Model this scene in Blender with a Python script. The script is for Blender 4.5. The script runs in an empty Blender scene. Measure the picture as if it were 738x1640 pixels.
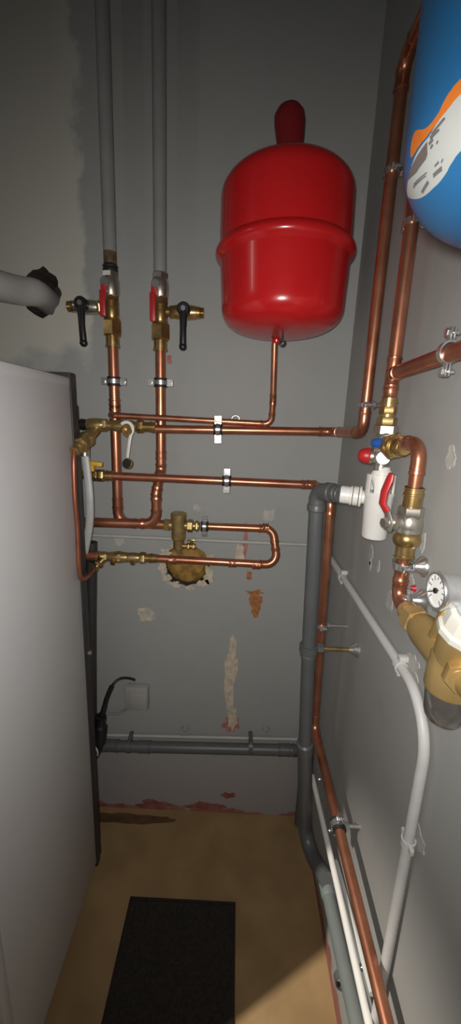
import bpy, bmesh, math, random
from mathutils import Vector as V, Matrix, noise
random.seed(7)
S = bpy.context.scene
COL = S.collection
PI = math.pi

# ------------------------------------------------------------------ camera
PX, PY, F = 369.0, 820.0, 621.44
cr = V((0.99907473, 0.04108277, -0.01272337))     # world X in lens axes (right, down, forward)
cf = V((0.02191017, -0.23162182, 0.97255914))     # world Y
cu = V((0.03700841, -0.97193803, -0.23230764))    # world Z
EYE = V((0.0, -1.15, 1.43))
def to_world(v): return V((cr.dot(v), cf.dot(v), cu.dot(v)))
def ray(px, py): return to_world(V((px - PX, py - PY, F)))
def K(px, py, off=0.0):            # point at distance off in front of the back wall (y = 0)
    d = ray(px, py); return EYE + d * ((-off - EYE.y) / d.y)
def W(px, py, x):                  # point on a plane parallel to the right wall
    d = ray(px, py); return EYE + d * ((x - EYE.x) / d.x)
def G(px, py, z=0.0):
    d = ray(px, py); return EYE + d * ((z - EYE.z) / d.z)
cd = bpy.data.cameras.new('camera'); cam = bpy.data.objects.new('camera', cd); COL.objects.link(cam)
ax, ay, az = to_world(V((1, 0, 0))), to_world(V((0, -1, 0))), to_world(V((0, 0, -1)))
m = Matrix.Identity(4)
for i in range(3):
    m[i][0], m[i][1], m[i][2], m[i][3] = ax[i], ay[i], az[i], EYE[i]
cam.matrix_world = m
cd.sensor_fit = 'HORIZONTAL'; cd.sensor_width = 36.0; cd.lens = F / 738.0 * 36.0
cd.clip_start = 0.01
S.camera = cam

# ------------------------------------------------------------------ world, lights, exposure
w = bpy.data.worlds.new('world'); S.world = w; w.use_nodes = True
w.node_tree.nodes['Background'].inputs[0].default_value = (0.80, 0.82, 0.85, 1)
w.node_tree.nodes['Background'].inputs[1].default_value = 0.04
def look(o, target):
    o.rotation_euler = (V(target) - o.location).to_track_quat('-Z', 'Y').to_euler()
fl = bpy.data.lights.new('phone_flash', 'SPOT'); flo = bpy.data.objects.new('phone_flash', fl); COL.objects.link(flo)
flo.location = EYE + V((-0.012, -0.01, 0.012))
fl.energy = 28.0; fl.color = (1.0, 0.955, 0.90); fl.shadow_soft_size = 0.012
fl.spot_size = math.radians(134); fl.spot_blend = 1.0
look(flo, K(375, 835, 0))
dl = bpy.data.lights.new('floor_lamp_light', 'SPOT'); dlo = bpy.data.objects.new('floor_lamp_light', dl); COL.objects.link(dlo)
dl.energy = 260.0; dl.color = (1.0, 0.93, 0.82); dl.shadow_soft_size = 0.008; dl.spot_size = math.radians(32); dl.spot_blend = 0.8
dlo.location = (-1.10, -1.17, 2.20)
look(dlo, (0.12, -0.68, 0.0))
tl = bpy.data.lights.new('doorway_tube_light', 'AREA'); tlo = bpy.data.objects.new('doorway_tube_light', tl); COL.objects.link(tlo)
tl.shape = 'RECTANGLE'; tl.size = 0.06; tl.size_y = 0.26; tl.energy = 0.6; tl.color = (1.0, 0.95, 0.9)
tlo.location = (-1.50, -1.12, 2.16)
look(tlo, (0.0, -0.3, 1.75))
S.view_settings.view_transform = 'Standard'; S.view_settings.look = 'None'
S.view_settings.gamma = 1.0; S.view_settings.use_curve_mapping = False
S.view_settings.exposure = 0.0

# ------------------------------------------------------------------ materials
def new_mat(name):
    mt = bpy.data.materials.new(name); mt.use_nodes = True
    nt = mt.node_tree; return mt, nt, nt.nodes['Principled BSDF']
def mat(name, col, metallic=0.0, rough=0.5, var=0.12, scale=30.0, bump=0.0, coat=0.0, tint=None, ior=None):
    mt, nt, b = new_mat(name)
    tc = nt.nodes.new('ShaderNodeTexCoord'); nz = nt.nodes.new('ShaderNodeTexNoise')
    nz.inputs['Scale'].default_value = scale; nz.inputs['Detail'].default_value = 4
    nt.links.new(tc.outputs['Object'], nz.inputs['Vector'])
    rp = nt.nodes.new('ShaderNodeValToRGB'); e = rp.color_ramp.elements
    c2 = tint or tuple(c * (1 - 2 * var) for c in col)
    e[0].position = 0.35; e[0].color = (*c2, 1); e[1].position = 0.65; e[1].color = (*col, 1)
    nt.links.new(nz.outputs['Fac'], rp.inputs['Fac']); nt.links.new(rp.outputs['Color'], b.inputs['Base Color'])
    b.inputs['Metallic'].default_value = metallic; b.inputs['Roughness'].default_value = rough
    b.inputs['Coat Weight'].default_value = coat; b.inputs['Coat Roughness'].default_value = 0.08
    if bump:
        bp = nt.nodes.new('ShaderNodeBump'); bp.inputs['Strength'].default_value = bump; bp.inputs['Distance'].default_value = 0.002
        n2 = nt.nodes.new('ShaderNodeTexNoise'); n2.inputs['Scale'].default_value = scale * 4; n2.inputs['Detail'].default_value = 3
        nt.links.new(tc.outputs['Object'], n2.inputs['Vector']); nt.links.new(n2.outputs['Fac'], bp.inputs['Height'])
        nt.links.new(bp.outputs['Normal'], b.inputs['Normal'])
    return mt
M = {}
M['copper'] = mat('copper', (0.56, 0.245, 0.15), 0.85, 0.33, tint=(0.42, 0.165, 0.095), scale=22)
M['copper_dull'] = mat('copper_dull', (0.44, 0.17, 0.10), 0.75, 0.40, tint=(0.32, 0.11, 0.065), scale=22)
M['brass'] = mat('brass', (0.58, 0.41, 0.18), 0.9, 0.30, tint=(0.36, 0.24, 0.09), scale=40)
M['brass_old'] = mat('brass_old', (0.50, 0.37, 0.165), 0.75, 0.36, tint=(0.31, 0.22, 0.09), scale=45)
M['brass_matte'] = mat('brass_matte', (0.56, 0.395, 0.165), 0.60, 0.36, tint=(0.47, 0.32, 0.125), scale=14, bump=0.08)
M['nickel'] = mat('nickel', (0.62, 0.59, 0.52), 0.9, 0.30, scale=50)
M['zinc'] = mat('zinc', (0.74, 0.75, 0.76), 0.9, 0.28, scale=60)
M['rubber'] = mat('rubber', (0.015, 0.015, 0.016), 0, 0.55)
M['black_plastic'] = mat('black_plastic', (0.012, 0.012, 0.013), 0, 0.38)
M['red_paint'] = mat('red_paint', (0.50, 0.012, 0.014), 0, 0.24, var=0.02, coat=0.2)
M['red_soft'] = mat('red_soft', (0.22, 0.010, 0.012), 0, 0.55, var=0.08, bump=0.1)
M['red_plastic'] = mat('red_plastic', (0.42, 0.018, 0.022), 0, 0.4, var=0.05)
M['blue_paint'] = mat('blue_paint', (0.015, 0.098, 0.235), 0, 0.38, var=0.04)
M['blue_plastic'] = mat('blue_plastic', (0.015, 0.09, 0.36), 0, 0.4)
M['white_plastic'] = mat('white_plastic', (0.72, 0.71, 0.68), 0, 0.38, var=0.03)
M['white_conduit'] = mat('white_conduit', (0.56, 0.56, 0.55), 0, 0.45, var=0.04)
M['cream_plastic'] = mat('cream_plastic', (0.55, 0.54, 0.48), 0, 0.4, var=0.03)
M['grey_plastic'] = mat('grey_plastic', (0.33, 0.34, 0.34), 0, 0.45, var=0.04)
M['pvc'] = mat('pvc', (0.095, 0.101, 0.104), 0, 0.42, var=0.06, scale=12)
M['pvc_green'] = mat('pvc_green', (0.155, 0.175, 0.17), 0, 0.45, var=0.06, scale=12)
M['cabinet_white'] = mat('cabinet_white', (0.56, 0.565, 0.58), 0, 0.42, var=0.01, scale=4)
M['cabinet_dark'] = mat('cabinet_dark', (0.035, 0.034, 0.034), 0, 0.5)
M['cable_grey'] = mat('cable_grey', (0.25, 0.22, 0.22), 0, 0.5)
M['hose'] = mat('hose', (0.46, 0.47, 0.47), 0.1, 0.5, var=0.05)
M['yellow'] = mat('yellow', (0.75, 0.42, 0.03), 0, 0.42, var=0.04)
M['rust'] = mat('rust', (0.20, 0.13, 0.075), 0.3, 0.65, tint=(0.07, 0.045, 0.03), scale=60)
M['pipe_paint'] = mat('pipe_paint', (0.265, 0.275, 0.27), 0, 0.6, var=0.06, scale=10)
M['box_paint'] = mat('box_paint', (0.34, 0.34, 0.325), 0, 0.55, var=0.03, scale=9)
M['vent_paint'] = mat('vent_paint', (0.42, 0.415, 0.40), 0, 0.55, var=0.04, scale=9)
M['plaster'] = mat('plaster', (0.60, 0.52, 0.40), 0, 0.85, var=0.15, scale=50, bump=0.4)
M['plaster_pale'] = mat('plaster_pale', (0.46, 0.45, 0.42), 0, 0.85, var=0.10, scale=60, bump=0.4)
M['chip_orange'] = mat('chip_orange', (0.42, 0.17, 0.06), 0, 0.85, var=0.2, scale=90)
M['chip_red'] = mat('chip_red', (0.40, 0.10, 0.09), 0, 0.85, tint=(0.36, 0.22, 0.20), scale=60)
M['primer'] = mat('primer', (0.23, 0.060, 0.045), 0, 0.8, tint=(0.30, 0.13, 0.11), scale=30)
M['stain'] = mat('stain', (0.13, 0.065, 0.03), 0, 0.85, var=0.2, scale=30)
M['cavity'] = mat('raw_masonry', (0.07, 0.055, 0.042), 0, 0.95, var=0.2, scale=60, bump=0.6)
M['foam'] = mat('foam', (0.42, 0.25, 0.06), 0, 0.75, tint=(0.20, 0.11, 0.025), scale=38, bump=0.8)
M['gauge_face'] = mat('gauge_face', (0.72, 0.72, 0.70), 0, 0.5, var=0.01)
M['paper'] = mat('paper', (0.32, 0.335, 0.325), 0, 0.5, var=0.02)
M['label_orange'] = mat('label_orange', (0.46, 0.125, 0.015), 0, 0.5, var=0.03)
M['ink'] = mat('ink', (0.10, 0.10, 0.105), 0, 0.6, var=0.05)
M['ink_brown'] = mat('ink_brown', (0.105, 0.085, 0.08), 0, 0.6, var=0.05)
M['doormat'] = mat('doormat', (0.030, 0.024, 0.017), 0, 0.95, tint=(0.014, 0.012, 0.009), scale=160, bump=1.0)
M['ceiling'] = mat('ceiling', (0.45, 0.45, 0.44), 0, 0.9, var=0.03, scale=5)
def glass():
    mt, nt, b = new_mat('clear_plastic')
    b.inputs['Base Color'].default_value = (0.50, 0.48, 0.45, 1)
    b.inputs['Roughness'].default_value = 0.06; b.inputs['IOR'].default_value = 1.35
    b.inputs['Transmission Weight'].default_value = 0.9
    return mt
M['clear'] = glass()

def wall_mat(name, base, band=None, plaster=None, pink=None):
    """flat emulsion with mottling; band: red primer left bare along the floor; plaster: unpainted area on the left"""
    mt, nt, b = new_mat(name); L = nt.links.new; N = nt.nodes.new
    tc = N('ShaderNodeTexCoord'); sp = N('ShaderNodeSeparateXYZ'); L(tc.outputs['Object'], sp.inputs[0])
    def nz(sc, det=4, rough=0.55):
        n = N('ShaderNodeTexNoise'); n.inputs['Scale'].default_value = sc; n.inputs['Detail'].default_value = det
        n.inputs['Roughness'].default_value = rough; L(tc.outputs['Object'], n.inputs['Vector']); return n.outputs['Fac']
    def mt_(op, a, c, clamp=False):
        n = N('ShaderNodeMath'); n.operation = op; n.use_clamp = clamp
        for i, v in enumerate((a, c)):
            if isinstance(v, (int, float)): n.inputs[i].default_value = v
            else: L(v, n.inputs[i])
        return n.outputs[0]
    def mix(f, a, c):
        n = N('ShaderNodeMix'); n.data_type = 'RGBA'
        if isinstance(f, (int, float)): n.inputs[0].default_value = f
        else: L(f, n.inputs[0])
        for i, v in ((6, a), (7, c)):
            if isinstance(v, tuple): n.inputs[i].default_value = (*v, 1)
            else: L(v, n.inputs[i])
        return n.outputs[2]
    def step(v, lo, hi):
        n = N('ShaderNodeMapRange'); n.clamp = True; L(v, n.inputs[0]); n.inputs[1].default_value = lo; n.inputs[2].default_value = hi
        return n.outputs[0]
    c = mix(nz(3.0), tuple(x * 0.94 for x in base), tuple(x * 1.05 for x in base))
    c = mix(mt_('MULTIPLY', step(nz(11.0), 0.55, 0.75), 0.35), c, tuple(x * 0.86 for x in base))
    if pink:
        zf = step(mt_('ADD', sp.outputs['Z'], mt_('MULTIPLY', nz(4.0), 0.35)), pink[0], pink[0] - 0.3)
        c = mix(mt_('MULTIPLY', zf, 0.45), c, pink[1])
    if plaster:
        x = mt_('ADD', sp.outputs['X'], mt_('MULTIPLY', mt_('SUBTRACT', nz(4.5, 6, 0.6), 0.5), 0.20))
        zz = mt_('ADD', sp.outputs['Z'], mt_('MULTIPLY', mt_('SUBTRACT', nz(7.0, 4), 0.5), 0.22))
        f = mt_('MULTIPLY', step(x, plaster[0] + 0.008, plaster[0] - 0.008), step(zz, plaster[1], plaster[1] + 0.04))
        c = mix(mt_('MULTIPLY', f, 0.9), c, plaster[2])
    if band:
        zz = mt_('ADD', sp.outputs['Z'], mt_('MULTIPLY', mt_('SUBTRACT', nz(9.0, 5), 0.5), 0.16))
        f = step(zz, band[0] + 0.006, band[0] - 0.006)
        c = mix(f, c, mix(nz(14.0), (0.25, 0.065, 0.05), (0.33, 0.17, 0.15)))
    L(c, b.inputs['Base Color']); b.inputs['Roughness'].default_value = 0.72
    bp = N('ShaderNodeBump'); bp.inputs['Strength'].default_value = 0.12; bp.inputs['Distance'].default_value = 0.003
    L(nz(60.0, 3), bp.inputs['Height']); L(bp.outputs['Normal'], b.inputs['Normal'])
    return mt
M['wall_back'] = wall_mat('wall_paint_back', (0.315, 0.325, 0.318), band=(0.012,), plaster=(-0.43, 1.56, (0.50, 0.49, 0.44)), pink=(0.62, (0.34, 0.29, 0.29)))
M['wall_right'] = wall_mat('wall_paint_right', (0.335, 0.338, 0.328), band=(0.050,))
M['wall_left'] = wall_mat('wall_paint_left', (0.40, 0.395, 0.36))
M['floor'] = mat('floor_screed', (0.33, 0.215, 0.10), 0, 0.75, tint=(0.255, 0.16, 0.07), scale=9, bump=0.15)

# ------------------------------------------------------------------ mesh builder
def frame(d):
    d = V(d).normalized()
    a = V((0, 0, 1)) if abs(d.z) < 0.9 else V((1, 0, 0))
    u = d.cross(a).normalized(); return u, d.cross(u).normalized(), d
class MB:
    def __init__(self): self.bm = bmesh.new()
    def tube(self, pts, r, segs=20, squash=1.0, up=None):
        """sweep a circle (or, with squash, a flat oval) along points; r may be a list"""
        pts = [V(p) for p in pts]; n = len(pts); rs = r if isinstance(r, (list, tuple)) else [r] * n
        tang = []
        for i in range(n):
            t = (pts[min(i + 1, n - 1)] - pts[max(i - 1, 0)]); tang.append(t.normalized())
        if up is not None:
            u = (V(up) - tang[0] * V(up).dot(tang[0])).normalized()
        else: u = frame(tang[0])[0]
        rings = []
        for i in range(n):
            u = (u - tang[i] * u.dot(tang[i])).normalized(); v = tang[i].cross(u)
            rings.append([self.bm.verts.new(pts[i] + u * (math.cos(2 * PI * k / segs) * rs[i]) + v * (math.sin(2 * PI * k / segs) * rs[i] * squash)) for k in range(segs)])
        for a, b in zip(rings, rings[1:]):
            for k in range(segs):
                self.bm.faces.new((a[k], a[(k + 1) % segs], b[(k + 1) % segs], b[k]))
        self.bm.faces.new(rings[0][::-1]); self.bm.faces.new(rings[-1])
        return self
    def lathe(self, o, d, prof, segs=24, phase=0.0, closed=False):
        u, v, d = frame(d); o = V(o); rings = []
        for t, r in prof:
            if r <= 1e-6: rings.append([self.bm.verts.new(o + d * t)])
            else: rings.append([self.bm.verts.new(o + d * t + u * (math.cos(2 * PI * k / segs + phase) * r) + v * (math.sin(2 * PI * k / segs + phase) * r)) for k in range(segs)])
        pairs = list(zip(rings, rings[1:]))
        if closed: pairs.append((rings[-1], rings[0]))
        for a, b in pairs:
            for k in range(segs):
                k2 = (k + 1) % segs
                if len(a) == 1 and len(b) == 1: continue
                if len(a) == 1: self.bm.faces.new((a[0], b[k2], b[k]))
                elif len(b) == 1: self.bm.faces.new((a[k], a[k2], b[0]))
                else: self.bm.faces.new((a[k], a[k2], b[k2], b[k]))
        if not closed:
            if len(rings[0]) > 2: self.bm.faces.new(rings[0][::-1])
            if len(rings[-1]) > 2: self.bm.faces.new(rings[-1])
        return self
    def cyl(self, a, b, r, segs=20, ch=0.0):
        a, b = V(a), V(b); l = (b - a).length
        pr = [(0, r), (l, r)] if not ch else [(0, r - ch), (ch, r), (l - ch, r), (l, r - ch)]
        return self.lathe(a, b - a, pr, segs)
    def hexa(self, o, d, t0, t1, r, phase=0.3):
        c = min(0.0015, (t1 - t0) * 0.25)
        return self.lathe(o, d, [(t0, r * 0.93), (t0 + c, r), (t1 - c, r), (t1, r * 0.93)], 6, phase)
    def chain(self, o, d, items, segs=24):
        for it in items:
            k, t0, t1, r = it[:4]
            if k == 'h': self.hexa(o, d, t0, t1, r)
            elif k == 'o':   # bulging body
                n = 8; self.lathe(o, d, [(t0 + (t1 - t0) * i / n, r * (0.80 + 0.20 * math.sin(PI * i / n) ** 0.7)) for i in range(n + 1)], segs)
            elif k == 'c': self.lathe(o, d, [(t0, r), (t1, it[4])], segs)
            else:
                c = min(0.001, (t1 - t0) * 0.2); self.lathe(o, d, [(t0, r - c), (t0 + c, r), (t1 - c, r), (t1, r - c)], segs)
        return self
    def thread(self, o, d, t0, t1, r, pitch=0.002):
        n = max(2, int((t1 - t0) / pitch)); pr = []
        for i in range(n):
            pr += [(t0 + i * pitch, r * 0.92), (t0 + (i + 0.5) * pitch, r)]
        return self.lathe(o, d, pr, 20)
    def box(self, c, size, axes=None, bev=0.0, segs=2):
        c = V(c); X, Y, Z = axes or (V((1, 0, 0)), V((0, 1, 0)), V((0, 0, 1)))
        mtx = Matrix.Identity(4)
        for i in range(3):
            mtx[i][0], mtx[i][1], mtx[i][2], mtx[i][3] = X[i] * size[0], Y[i] * size[1], Z[i] * size[2], c[i]
        tmp = bmesh.new(); bmesh.ops.create_cube(tmp, size=1.0); bmesh.ops.transform(tmp, matrix=mtx, verts=tmp.verts)
        bmesh.ops.recalc_face_normals(tmp, faces=tmp.faces)
        if bev: bmesh.ops.bevel(tmp, geom=tmp.edges[:], offset=bev, segments=segs, affect='EDGES', profile=0.5)
        self.merge(tmp); return self
    def prism(self, outline, d, thick):
        """closed polygon of 3-D points pushed along d"""
        d = V(d).normalized() * thick; a = [self.bm.verts.new(V(p)) for p in outline]; b = [self.bm.verts.new(V(p) + d) for p in outline]
        self.bm.faces.new(a); self.bm.faces.new(b[::-1]); n = len(a)
        for i in range(n): self.bm.faces.new((a[i], b[i], b[(i + 1) % n], a[(i + 1) % n]))
        return self
    def merge(self, other):
        me = bpy.data.meshes.new('t'); other.to_mesh(me); other.free(); self.bm.from_mesh(me); bpy.data.meshes.remove(me)
    def sphere(self, c, r, sx=(1, 1, 1), segs=20):
        tmp = bmesh.new(); bmesh.ops.create_uvsphere(tmp, u_segments=segs, v_segments=segs // 2, radius=r)
        for v in tmp.verts: v.co = V((v.co.x * sx[0], v.co.y * sx[1], v.co.z * sx[2])) + V(c)
        self.merge(tmp); return self
ORG = {}
def clean(name): return name
def build(name, mb, material, parent=None, sharp=38):
    bm = mb.bm; bmesh.ops.recalc_face_normals(bm, faces=bm.faces)
    if parent is not None: org = ORG[parent.name]
    else:
        lo = V((min(v.co[i] for v in bm.verts) for i in range(3))); hi = V((max(v.co[i] for v in bm.verts) for i in range(3)))
        org = V(((lo.x + hi.x) / 2, (lo.y + hi.y) / 2, lo.z))
    for v in bm.verts: v.co -= org
    me = bpy.data.meshes.new(name); bm.to_mesh(me); bm.free()
    for p in me.polygons: p.use_smooth = True
    me.set_sharp_from_angle(angle=math.radians(sharp))
    me.materials.append(M[material] if isinstance(material, str) else material)
    o = bpy.data.objects.new(name, me); COL.objects.link(o)
    if parent is not None: o.parent = parent
    else: o.location = org
    ORG[o.name] = org
    return o
def tag(o, label, cat, group=None, kind=None):
    o['label'] = label; o['category'] = cat
    if group: o['group'] = group
    if kind: o['kind'] = kind
    return o
def thing(name, label, cat, loc, group=None):
    o = bpy.data.objects.new(name, None); COL.objects.link(o); o.location = V(loc); o.empty_display_size = 0.02
    ORG[o.name] = V(loc); return tag(o, label, cat, group)
def structure(name, mb, material, label=None):
    bm = mb.bm; bmesh.ops.recalc_face_normals(bm, faces=bm.faces)
    me = bpy.data.meshes.new(name); bm.to_mesh(me); bm.free(); me.materials.append(M[material])
    o = bpy.data.objects.new(name, me); COL.objects.link(o); o['kind'] = 'structure'; ORG[o.name] = V((0, 0, 0))
    if label: o['label'] = label
    return o

# ------------------------------------------------------------------ pipe runs with soldered / pressed fittings
def bead_sleeve(mb, o, d, l, r):
    """press-fit sleeve: a collar with a bulging rim at each end"""
    mb.lathe(o, d, [(0, r), (0.0008, r * 1.16), (0.004, r * 1.16), (0.0055, r * 1.07), (l - 0.0055, r * 1.07), (l - 0.004, r * 1.16), (l - 0.0008, r * 1.16), (l, r)], 24)
def fillet(p0, p1, p2, rad, n=12):
    a, b = (p0 - p1).normalized(), (p2 - p1).normalized()
    ang = a.angle(b); t = rad / math.tan(ang / 2)
    c = p1 + (a + b).normalized() * (rad / math.sin(ang / 2))
    s, e = p1 + a * t, p1 + b * t
    v0, v1 = s - c, e - c; tot = v0.angle(v1); axis = v0.cross(v1).normalized(); out = []
    for i in range(n + 1): out.append(c + Matrix.Rotation(tot * i / n, 3, axis) @ v0)
    return out
def run(name, label, cat, pts, r, rad, material='copper', group=None, couplings=(), tees=(), sock=0.018, elbows=True, elbow_mat=None):
    pts = [V(p) for p in pts]
    root = thing(name, label, cat, min(pts, key=lambda p: p.z), group)
    rads = rad if isinstance(rad, (list, tuple)) else [rad] * (len(pts) - 2)
    start = pts[0]
    for i in range(1, len(pts) - 1):
        arc = fillet(pts[i - 1], pts[i], pts[i + 1], rads[i - 1])
        if (arc[0] - start).length > 0.004: build('pipe', MB().cyl(start, arc[0], r, 24), material, root)
        mb = MB(); d0 = (pts[i] - pts[i - 1]).normalized(); d1 = (pts[i + 1] - pts[i]).normalized()
        if elbows:
            mb.tube([arc[0] - d0 * sock * 0.6] + arc + [arc[-1] + d1 * sock * 0.6], r * 1.07, 24)
            for p, d in ((arc[0] - d0 * sock, d0), (arc[-1] + d1 * sock, -d1)):
                mb.lathe(p, d, [(0, r), (0.0008, r * 1.17), (0.0045, r * 1.17), (0.007, r * 1.07), (0.012, r * 1.07)], 24)
            build('elbow', mb, elbow_mat or material, root)
        else:
            build('bend', mb.tube(arc, r, 24), material, root)
        start = arc[-1]
    build('pipe', MB().cyl(start, pts[-1], r, 24), material, root)
    for p, d, l in couplings:
        p = V(p); d = V(d).normalized(); mb = MB(); bead_sleeve(mb, p - d * l / 2, d, l, r); build('coupling', mb, elbow_mat or material, root)
    for p, d, b, l, r2, l2 in tees:
        p = V(p); d = V(d).normalized(); mb = MB(); bead_sleeve(mb, p - d * l / 2, d, l, r)
        bead_sleeve(mb, p, b, l2, r2); build('tee', mb, elbow_mat or material, root)
    return root
def clamp(label, c, axis, r, ear, wall, gap, group, band=0.018, reach=0.034, name='pipe_clamp', rubber=True, stud_r=0.004, flange=False):
    """two-part pipe clamp: rubber liner, steel band, screwed ears, stud to the wall"""
    c, axis, ear, wall = V(c), V(axis).normalized(), V(ear).normalized(), V(wall).normalized()
    ear = (ear - axis * ear.dot(axis)).normalized()
    front = ear.cross(axis).normalized()
    if front.dot(wall) > 0: front = -front
    root = thing(name, label, 'clamp', c + wall * gap, group)
    if rubber:
        build('rubber_liner', MB().lathe(c - axis * (band / 2 + 0.003), axis, [(0, r + 0.0006), (0, r + 0.0035), (band + 0.006, r + 0.0035), (band + 0.006, r + 0.0006)], 28, closed=True), 'rubber', root)
    w2 = band * (0.62 if rubber else 1.0)
    build('band', MB().lathe(c - axis * w2 / 2, axis, [(0, r + 0.003 if rubber else r + 0.0004), (0, r + 0.0055 if rubber else r + 0.003), (w2, r + 0.0055 if rubber else r + 0.003), (w2, r + 0.003 if rubber else r + 0.0004)], 28, closed=True), 'zinc', root)
    for s in (1, -1):
        e0 = r + 0.002; mid = c + ear * s * (e0 + reach) / 2
        mb = MB()
        for k in (1, -1): mb.box(mid + front * k * 0.0022, (reach - e0, band, 0.0022), (ear, axis, front), 0.0006, 1)
        el = build('ear', mb, 'zinc', root)
        sc = MB().hexa(mid + ear * s * 0.002 + front * 0.0032, front, 0, 0.0045, 0.0058); sc.cyl(mid + ear * s * 0.002 - front * 0.010, mid + ear * s * 0.002 + front * 0.004, 0.0026, 12)
        build('screw', sc, 'zinc', el)
    b0 = c + wall * (r + 0.003)
    mb = MB().cyl(b0, c + wall * (gap + 0.004), stud_r, 14); mb.hexa(b0, wall, 0, 0.008, stud_r * 2.0)
    build('stud', mb, 'zinc', root)
    if flange:
        build('wall_flange', MB().lathe(c + wall * (gap - 0.020), wall, [(0, stud_r * 1.5), (0.006, stud_r * 2.0), (0.014, stud_r * 3.6), (0.018, stud_r * 4.3), (0.0195, stud_r * 4.3)], 24), 'zinc', root)
    return root
def blob(name, wall, centre, u, v, nrm, ru, rv, material, seed, thick=0.0012, jag=0.30, n=40):
    """irregular patch lying on a wall or floor, child of that surface"""
    c, u, v, nrm = V(centre), V(u), V(v), V(nrm); out = []
    for i in range(n):
        a = 2 * PI * i / n
        k = 1 + jag * 2 * noise.noise(V((math.cos(a) * 1.7 + seed * 3.1, math.sin(a) * 1.7, seed))) + jag * 0.8 * noise.noise(V((math.cos(a) * 6 + seed, math.sin(a) * 6, seed * 2)))
        out.append(c + u * math.cos(a) * ru * k + v * math.sin(a) * rv * k - nrm * 0.001)
    return build(name, MB().prism(out, nrm, thick + 0.001), material, wall)
UX, UY, UZ = V((1, 0, 0)), V((0, 1, 0)), V((0, 0, 1))

# ------------------------------------------------------------------ the room
XR, XL, HC = 0.30, -1.06, 2.62
VENT = K(64, 471, 0); FOAM = K(299, 906, 0)
def cut(o, outline, depth=0.3):
    me = bpy.data.meshes.new('c'); b = MB().prism(outline, UY, depth); bmesh.ops.recalc_face_normals(b.bm, faces=b.bm.faces); b.bm.to_mesh(me); b.bm.free()
    co = bpy.data.objects.new('c', me); COL.objects.link(co)
    md = o.modifiers.new('b', 'BOOLEAN'); md.operation = 'DIFFERENCE'; md.object = co; md.solver = 'EXACT'
    bpy.context.view_layer.update()
    ev = o.evaluated_get(bpy.context.evaluated_depsgraph_get()); nm = bpy.data.meshes.new_from_object(ev)
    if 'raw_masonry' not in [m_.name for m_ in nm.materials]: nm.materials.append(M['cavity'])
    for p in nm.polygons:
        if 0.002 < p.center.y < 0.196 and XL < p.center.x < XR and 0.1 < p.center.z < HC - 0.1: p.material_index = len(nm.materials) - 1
    o.modifiers.clear(); old = o.data; o.data = nm; bpy.data.meshes.remove(old); bpy.data.objects.remove(co); bpy.data.meshes.remove(me)
structure('floor', MB().box((-0.38, -0.75, -0.05), (1.6, 1.9, 0.10)), 'floor')
wb = structure('wall_back', MB().box(((XL + XR) / 2, 0.10, HC / 2), (XR - XL + 0.2, 0.20, HC)), 'wall_back')
def ragged(c, rx, rz, seed, n=36, jag=0.16):
    return [V((c.x + math.cos(2 * PI * i / n) * rx * (1 + jag * 2 * noise.noise(V((math.cos(2 * PI * i / n) * 2.2 + seed, math.sin(2 * PI * i / n) * 2.2, seed)))), -0.05,
               c.z + math.sin(2 * PI * i / n) * rz * (1 + jag * 2 * noise.noise(V((math.cos(2 * PI * i / n) * 2.2, math.sin(2 * PI * i / n) * 2.2 + 5, seed)))))) for i in range(n)]
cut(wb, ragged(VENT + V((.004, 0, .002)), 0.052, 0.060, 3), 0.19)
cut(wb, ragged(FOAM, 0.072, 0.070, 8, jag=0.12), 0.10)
wr = structure('wall_right', MB().box((XR + 0.06, -0.72, HC / 2), (0.12, 1.44, HC)), 'wall_right')
structure('wall_left', MB().box((XL - 0.05, -0.33, HC / 2), (0.10, 0.66, HC)), 'wall_left')
structure('shade_post_1', MB().box((-0.71, -0.85, HC / 2), (0.18, 0.10, HC), bev=0.004), 'wall_left', 'added unseen post shading the floor')  # added out-of-view post, placed only to cast the diagonal shadow edge on the floor
structure('ceiling', MB().box((-0.38, -0.75, HC + 0.05), (1.6, 1.9, 0.10)), 'ceiling')

# damage and filler on the back wall
def bspot(name, px, py, rw_, rh, material, seed, jag=0.3, **k):
    p = K(px, py, 0); s = 1.15 / F * 1.03
    blob(name, wb, p, UX, UZ, -UY, rw_ * s, rh * s, material, seed, jag=jag, **k)
bspot('plaster_patch', 233, 984, 15, 11, 'plaster', 1, 0.35)
bspot('plaster_patch', 236, 982, 12, 6, 'plaster_pale', 2, 0.2, thick=0.0022)
bspot('plaster_patch', 369, 1085, 10, 76, 'plaster', 3, 0.30, n=90)
bspot('plaster_patch', 372, 1150, 8, 26, 'plaster', 4, 0.3)
bspot('red_primer_chip', 371, 1160, 14, 16, 'chip_red', 5, 0.4, thick=0.0008)
bspot('plaster_patch', 384, 888, 7, 22, 'plaster', 6, 0.4)
bspot('red_primer_chip', 392, 872, 4, 24, 'chip_red', 7, 0.5, thick=0.0008)
bspot('orange_chip', 410, 966, 10, 19, 'chip_orange', 8, 0.5)
bspot('orange_chip', 408, 950, 14, 5, 'chip_orange', 9, 0.5, thick=0.0008)
bspot('orange_chip', 399, 922, 5, 7, 'chip_orange', 10, 0.4)
bspot('plaster_patch', 429, 825, 10, 9, 'plaster_pale', 11, 0.3)
bspot('plaster_patch', 191, 867, 8, 8, 'plaster_pale', 12, 0.15)
bspot('plaster_patch', 315, 813, 6, 6, 'plaster_pale', 13, 0.3)
bspot('red_primer_chip', 271, 577, 4, 6, 'chip_red', 14, 0.4)
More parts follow.
